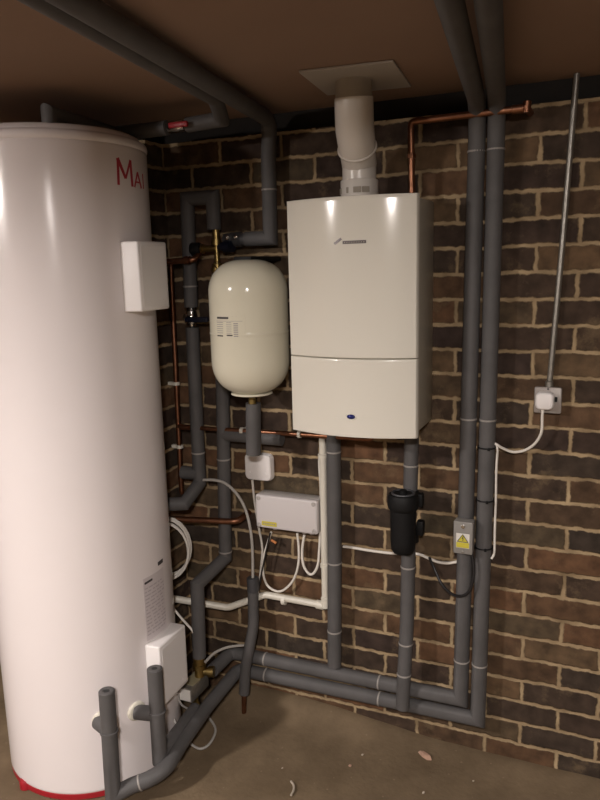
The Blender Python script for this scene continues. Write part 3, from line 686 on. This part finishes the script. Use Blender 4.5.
cable('thin white cable strapped down the right edge of the cable-tied pipe', px([(494.5, 443.5), (497, 448), (496, 470), (495.5, 500), (494.5, 530), (494, 552), (491, 559)], (.050, .054, .052, .052, .052, .052, .06)), .0036)
cable('grey cable arching from the riser elbow down into the dark bent pipe', px([(203, 480), (214, 480), (226, 484), (238, 496), (246, 512), (251, 535), (252.5, 560), (252.5, 590)], (.085, .088, .088, .085, .08, .074, .07, .07)), .0052, 'gcable')
cable('white cable dropping behind the lower cover towards the valve', px([(167, 598), (174, 609), (183, 620), (192, 630), (197, 640)], .22), .0042)
cable('grey cable curving from the zone valve back to the dark bent pipe', px([(205, 662), (214, 653), (226, 647.5), (238, 645.5), (247, 645)], (.22, .17, .13, .1, .095)), .0048, 'gcable')
cable('grey cable in a low loop on the floor in front of the pipes', [V((-1.045, -.33, .07)), flo(186, 738, .02), flo(192, 744.5, .007), flo(200, 748.5, .006), flo(208, 745, .006), flo(214, 736, .006), flo(215, 727, .006), flo(208, 716, .008)], .0045, 'gcable')
cable('grey cable curling down behind the capped stub to the zone valve head', px([(187, 708), (182, 705), (179, 700), (177, 694)], (.28, .30, .31, .32)), .0035, 'gcable')
cable('grey cable bowed beside the lower cover down to the floor', px([(172, 690), (171, 702), (173, 716), (178, 728)], (.36, .36, .36, .37)), .004, 'gcable')
# coil of spare cable
cc = at(166, 546, .16); pts = []
ux = V((.93, .37, 0)).normalized(); ua = V((.37, -.93, 0))
for k in range(0, 24*4+1):
    a = 2*math.pi*k/24+3.0; j = k/24; f = (1, .84, .93, .78, .97)[int(j)]; g_ = (1, .84, .93, .78, .97)[min(4, int(j)+1)]; t_ = j-int(j); sc_ = f+(g_-f)*t_
    pts.append(cc+ux*(.094*math.cos(a)*sc_)+V((0, 0, .114*math.sin(a)*(.5+.5*sc_)-.004*j))+ua*(.011*(int(j)-1.5)+.011*t_))
tag(MB().tube(pts, .0044, 8).build('cable_coil', 'cable'), 'coiled spare white cable hanging between cylinder and brick corner', 'cable')

# cable ties
for i, (y, lab) in enumerate(((447, 'black cable tie round the tied pipe, topmost of three'), (499.5, 'black cable tie round the tied pipe, middle of three'), (547, 'black cable tie round the tied pipe, lowest of three'))):
    p = at(486, y, .05); pxx = -.1165-.0095*(1.14-p.z)/.984
    rg = MB(); rg.ring((pxx, -.05, p.z), Z3, PR+.0022, .0022, 28, 8); rg.box((pxx+.006, -.05-PR-.008, p.z-.004), (pxx+.014, -.05-PR, p.z+.004), .001, 1)
    tag(rg.build('cable_tie', 'dark'), lab, 'cable tie', 'black cable ties on the pipe')

# ------------------------------------------------------------------ bits on the floor
def chip(name, p, pts, h, m, label, cat='debris'):
    b = bmesh.new()
    vs = [b.verts.new((x, y, 0)) for x, y in pts]+[b.verts.new((x*.72+.002, y*.72, h*(.7+.3*random.random()))) for x, y in pts]
    n = len(pts); b.faces.new(vs[:n]); b.faces.new(vs[n:])
    for i in range(n): j = (i+1) % n; b.faces.new((vs[i], vs[j], vs[n+j], vs[n+i]))
    bmesh.ops.bevel(b, geom=list(b.edges), offset=.0015, segments=1, affect='EDGES', clamp_overlap=True)
    mb = MB(); mb.merge(b, Matrix.Translation(p)); return tag(mb.build(name, m, smooth=False), label, cat)
chip('brick_chip', flo(425, 756, 0), [(-.030, .010), (-.012, .012), (.020, -.002), (.026, -.014), (.010, -.018), (-.010, -.008)], .016, 'stone', 'pinkish wedge-shaped brick chip on the floor near the wall')
for (x, y, s, lab) in ((350, 766, .007, 'small dark pebble on the floor left of the brick chip'), (423, 793, .006, 'tiny pale pebble at the bottom edge below the brick chip'), (282, 768, .004, 'tiny pale crumb on bare floor left of the dark pebble'), (473, 781, .004, 'tiny pale crumb on the floor right of the brick chip'), (362, 755, .005, 'small crumb on the floor just above the dark pebble')):
    a0 = random.random()*6
    chip('pebble', flo(x, y, 0), [(s*math.cos(a0+k*1.05)*random.uniform(.7, 1.1), s*math.sin(a0+k*1.05)*random.uniform(.7, 1.1)) for k in range(6)], s*1.1, 'grit' if x != 350 else 'stone', lab)
p = [flo(291, 781, .004), flo(293.5, 785, .004), flo(293.5, 790, .004), flo(291, 795, .004)]
tag(MB().tube(smooth(p, 5), .0036, 8).build('plastic_offcut', 'grit'), 'pale curved plastic offcut lying on the open floor', 'debris')

# ------------------------------------------------------------------ lamps (behind the camera, on the ceiling)
def lamp(x, y, label, strength, r, h, zc=ZC):
    t = thing('ceiling_light', (x, y, zc-.04-h), label, 'ceiling light')
    MB().lathe([(r*1.12, zc-.040), (r*1.18, zc-.034), (r*1.18, ZC-.001), (.01, ZC-.001)], (x, y, 0), 40).build('lamp_base', 'lamp_body', t)
    prof = [(max(.0015, r*math.sin(math.radians(a))), zc-.040-h*math.cos(math.radians(a))) for a in range(0, 91, 10)]
    MB().lathe(prof, (x, y, 0), 32).build('diffuser', mat('lit_diffuser', (.8, .8, .8), emit=((1, .915, .86), strength)), t)
lamp(.35, -2.70, 'round ceiling light behind the viewpoint, right of the other one', 690, .12, .030)
lamp(-1.90, -2.50, 'round ceiling light behind the viewpoint, nearer the left wall', 830, .10, .024)

# ------------------------------------------------------------------ world, camera, view
w_ = bpy.data.worlds.new('World'); SC.world = w_; w_.use_nodes = True
w_.node_tree.nodes['Background'].inputs['Color'].default_value = (0, 0, 0, 1); w_.node_tree.nodes['Background'].inputs['Strength'].default_value = 0
cd_ = bpy.data.cameras.new('Camera'); co = bpy.data.objects.new('Camera', cd_); COL.objects.link(co)
cd_.sensor_fit = 'VERTICAL'; cd_.sensor_height = 24; cd_.lens = 24*F/800; cd_.clip_start = .02
r_ = RX.normalized(); f_w = (FW - r_*FW.dot(r_)).normalized(); u_ = r_.cross(f_w)
co.matrix_world = frame(CAM, r_, u_, -f_w); SC.camera = co
SC.view_settings.view_transform = 'Standard'; SC.view_settings.look = 'None'; SC.view_settings.gamma = 1; SC.view_settings.use_curve_mapping = False
SC.view_settings.exposure = 0
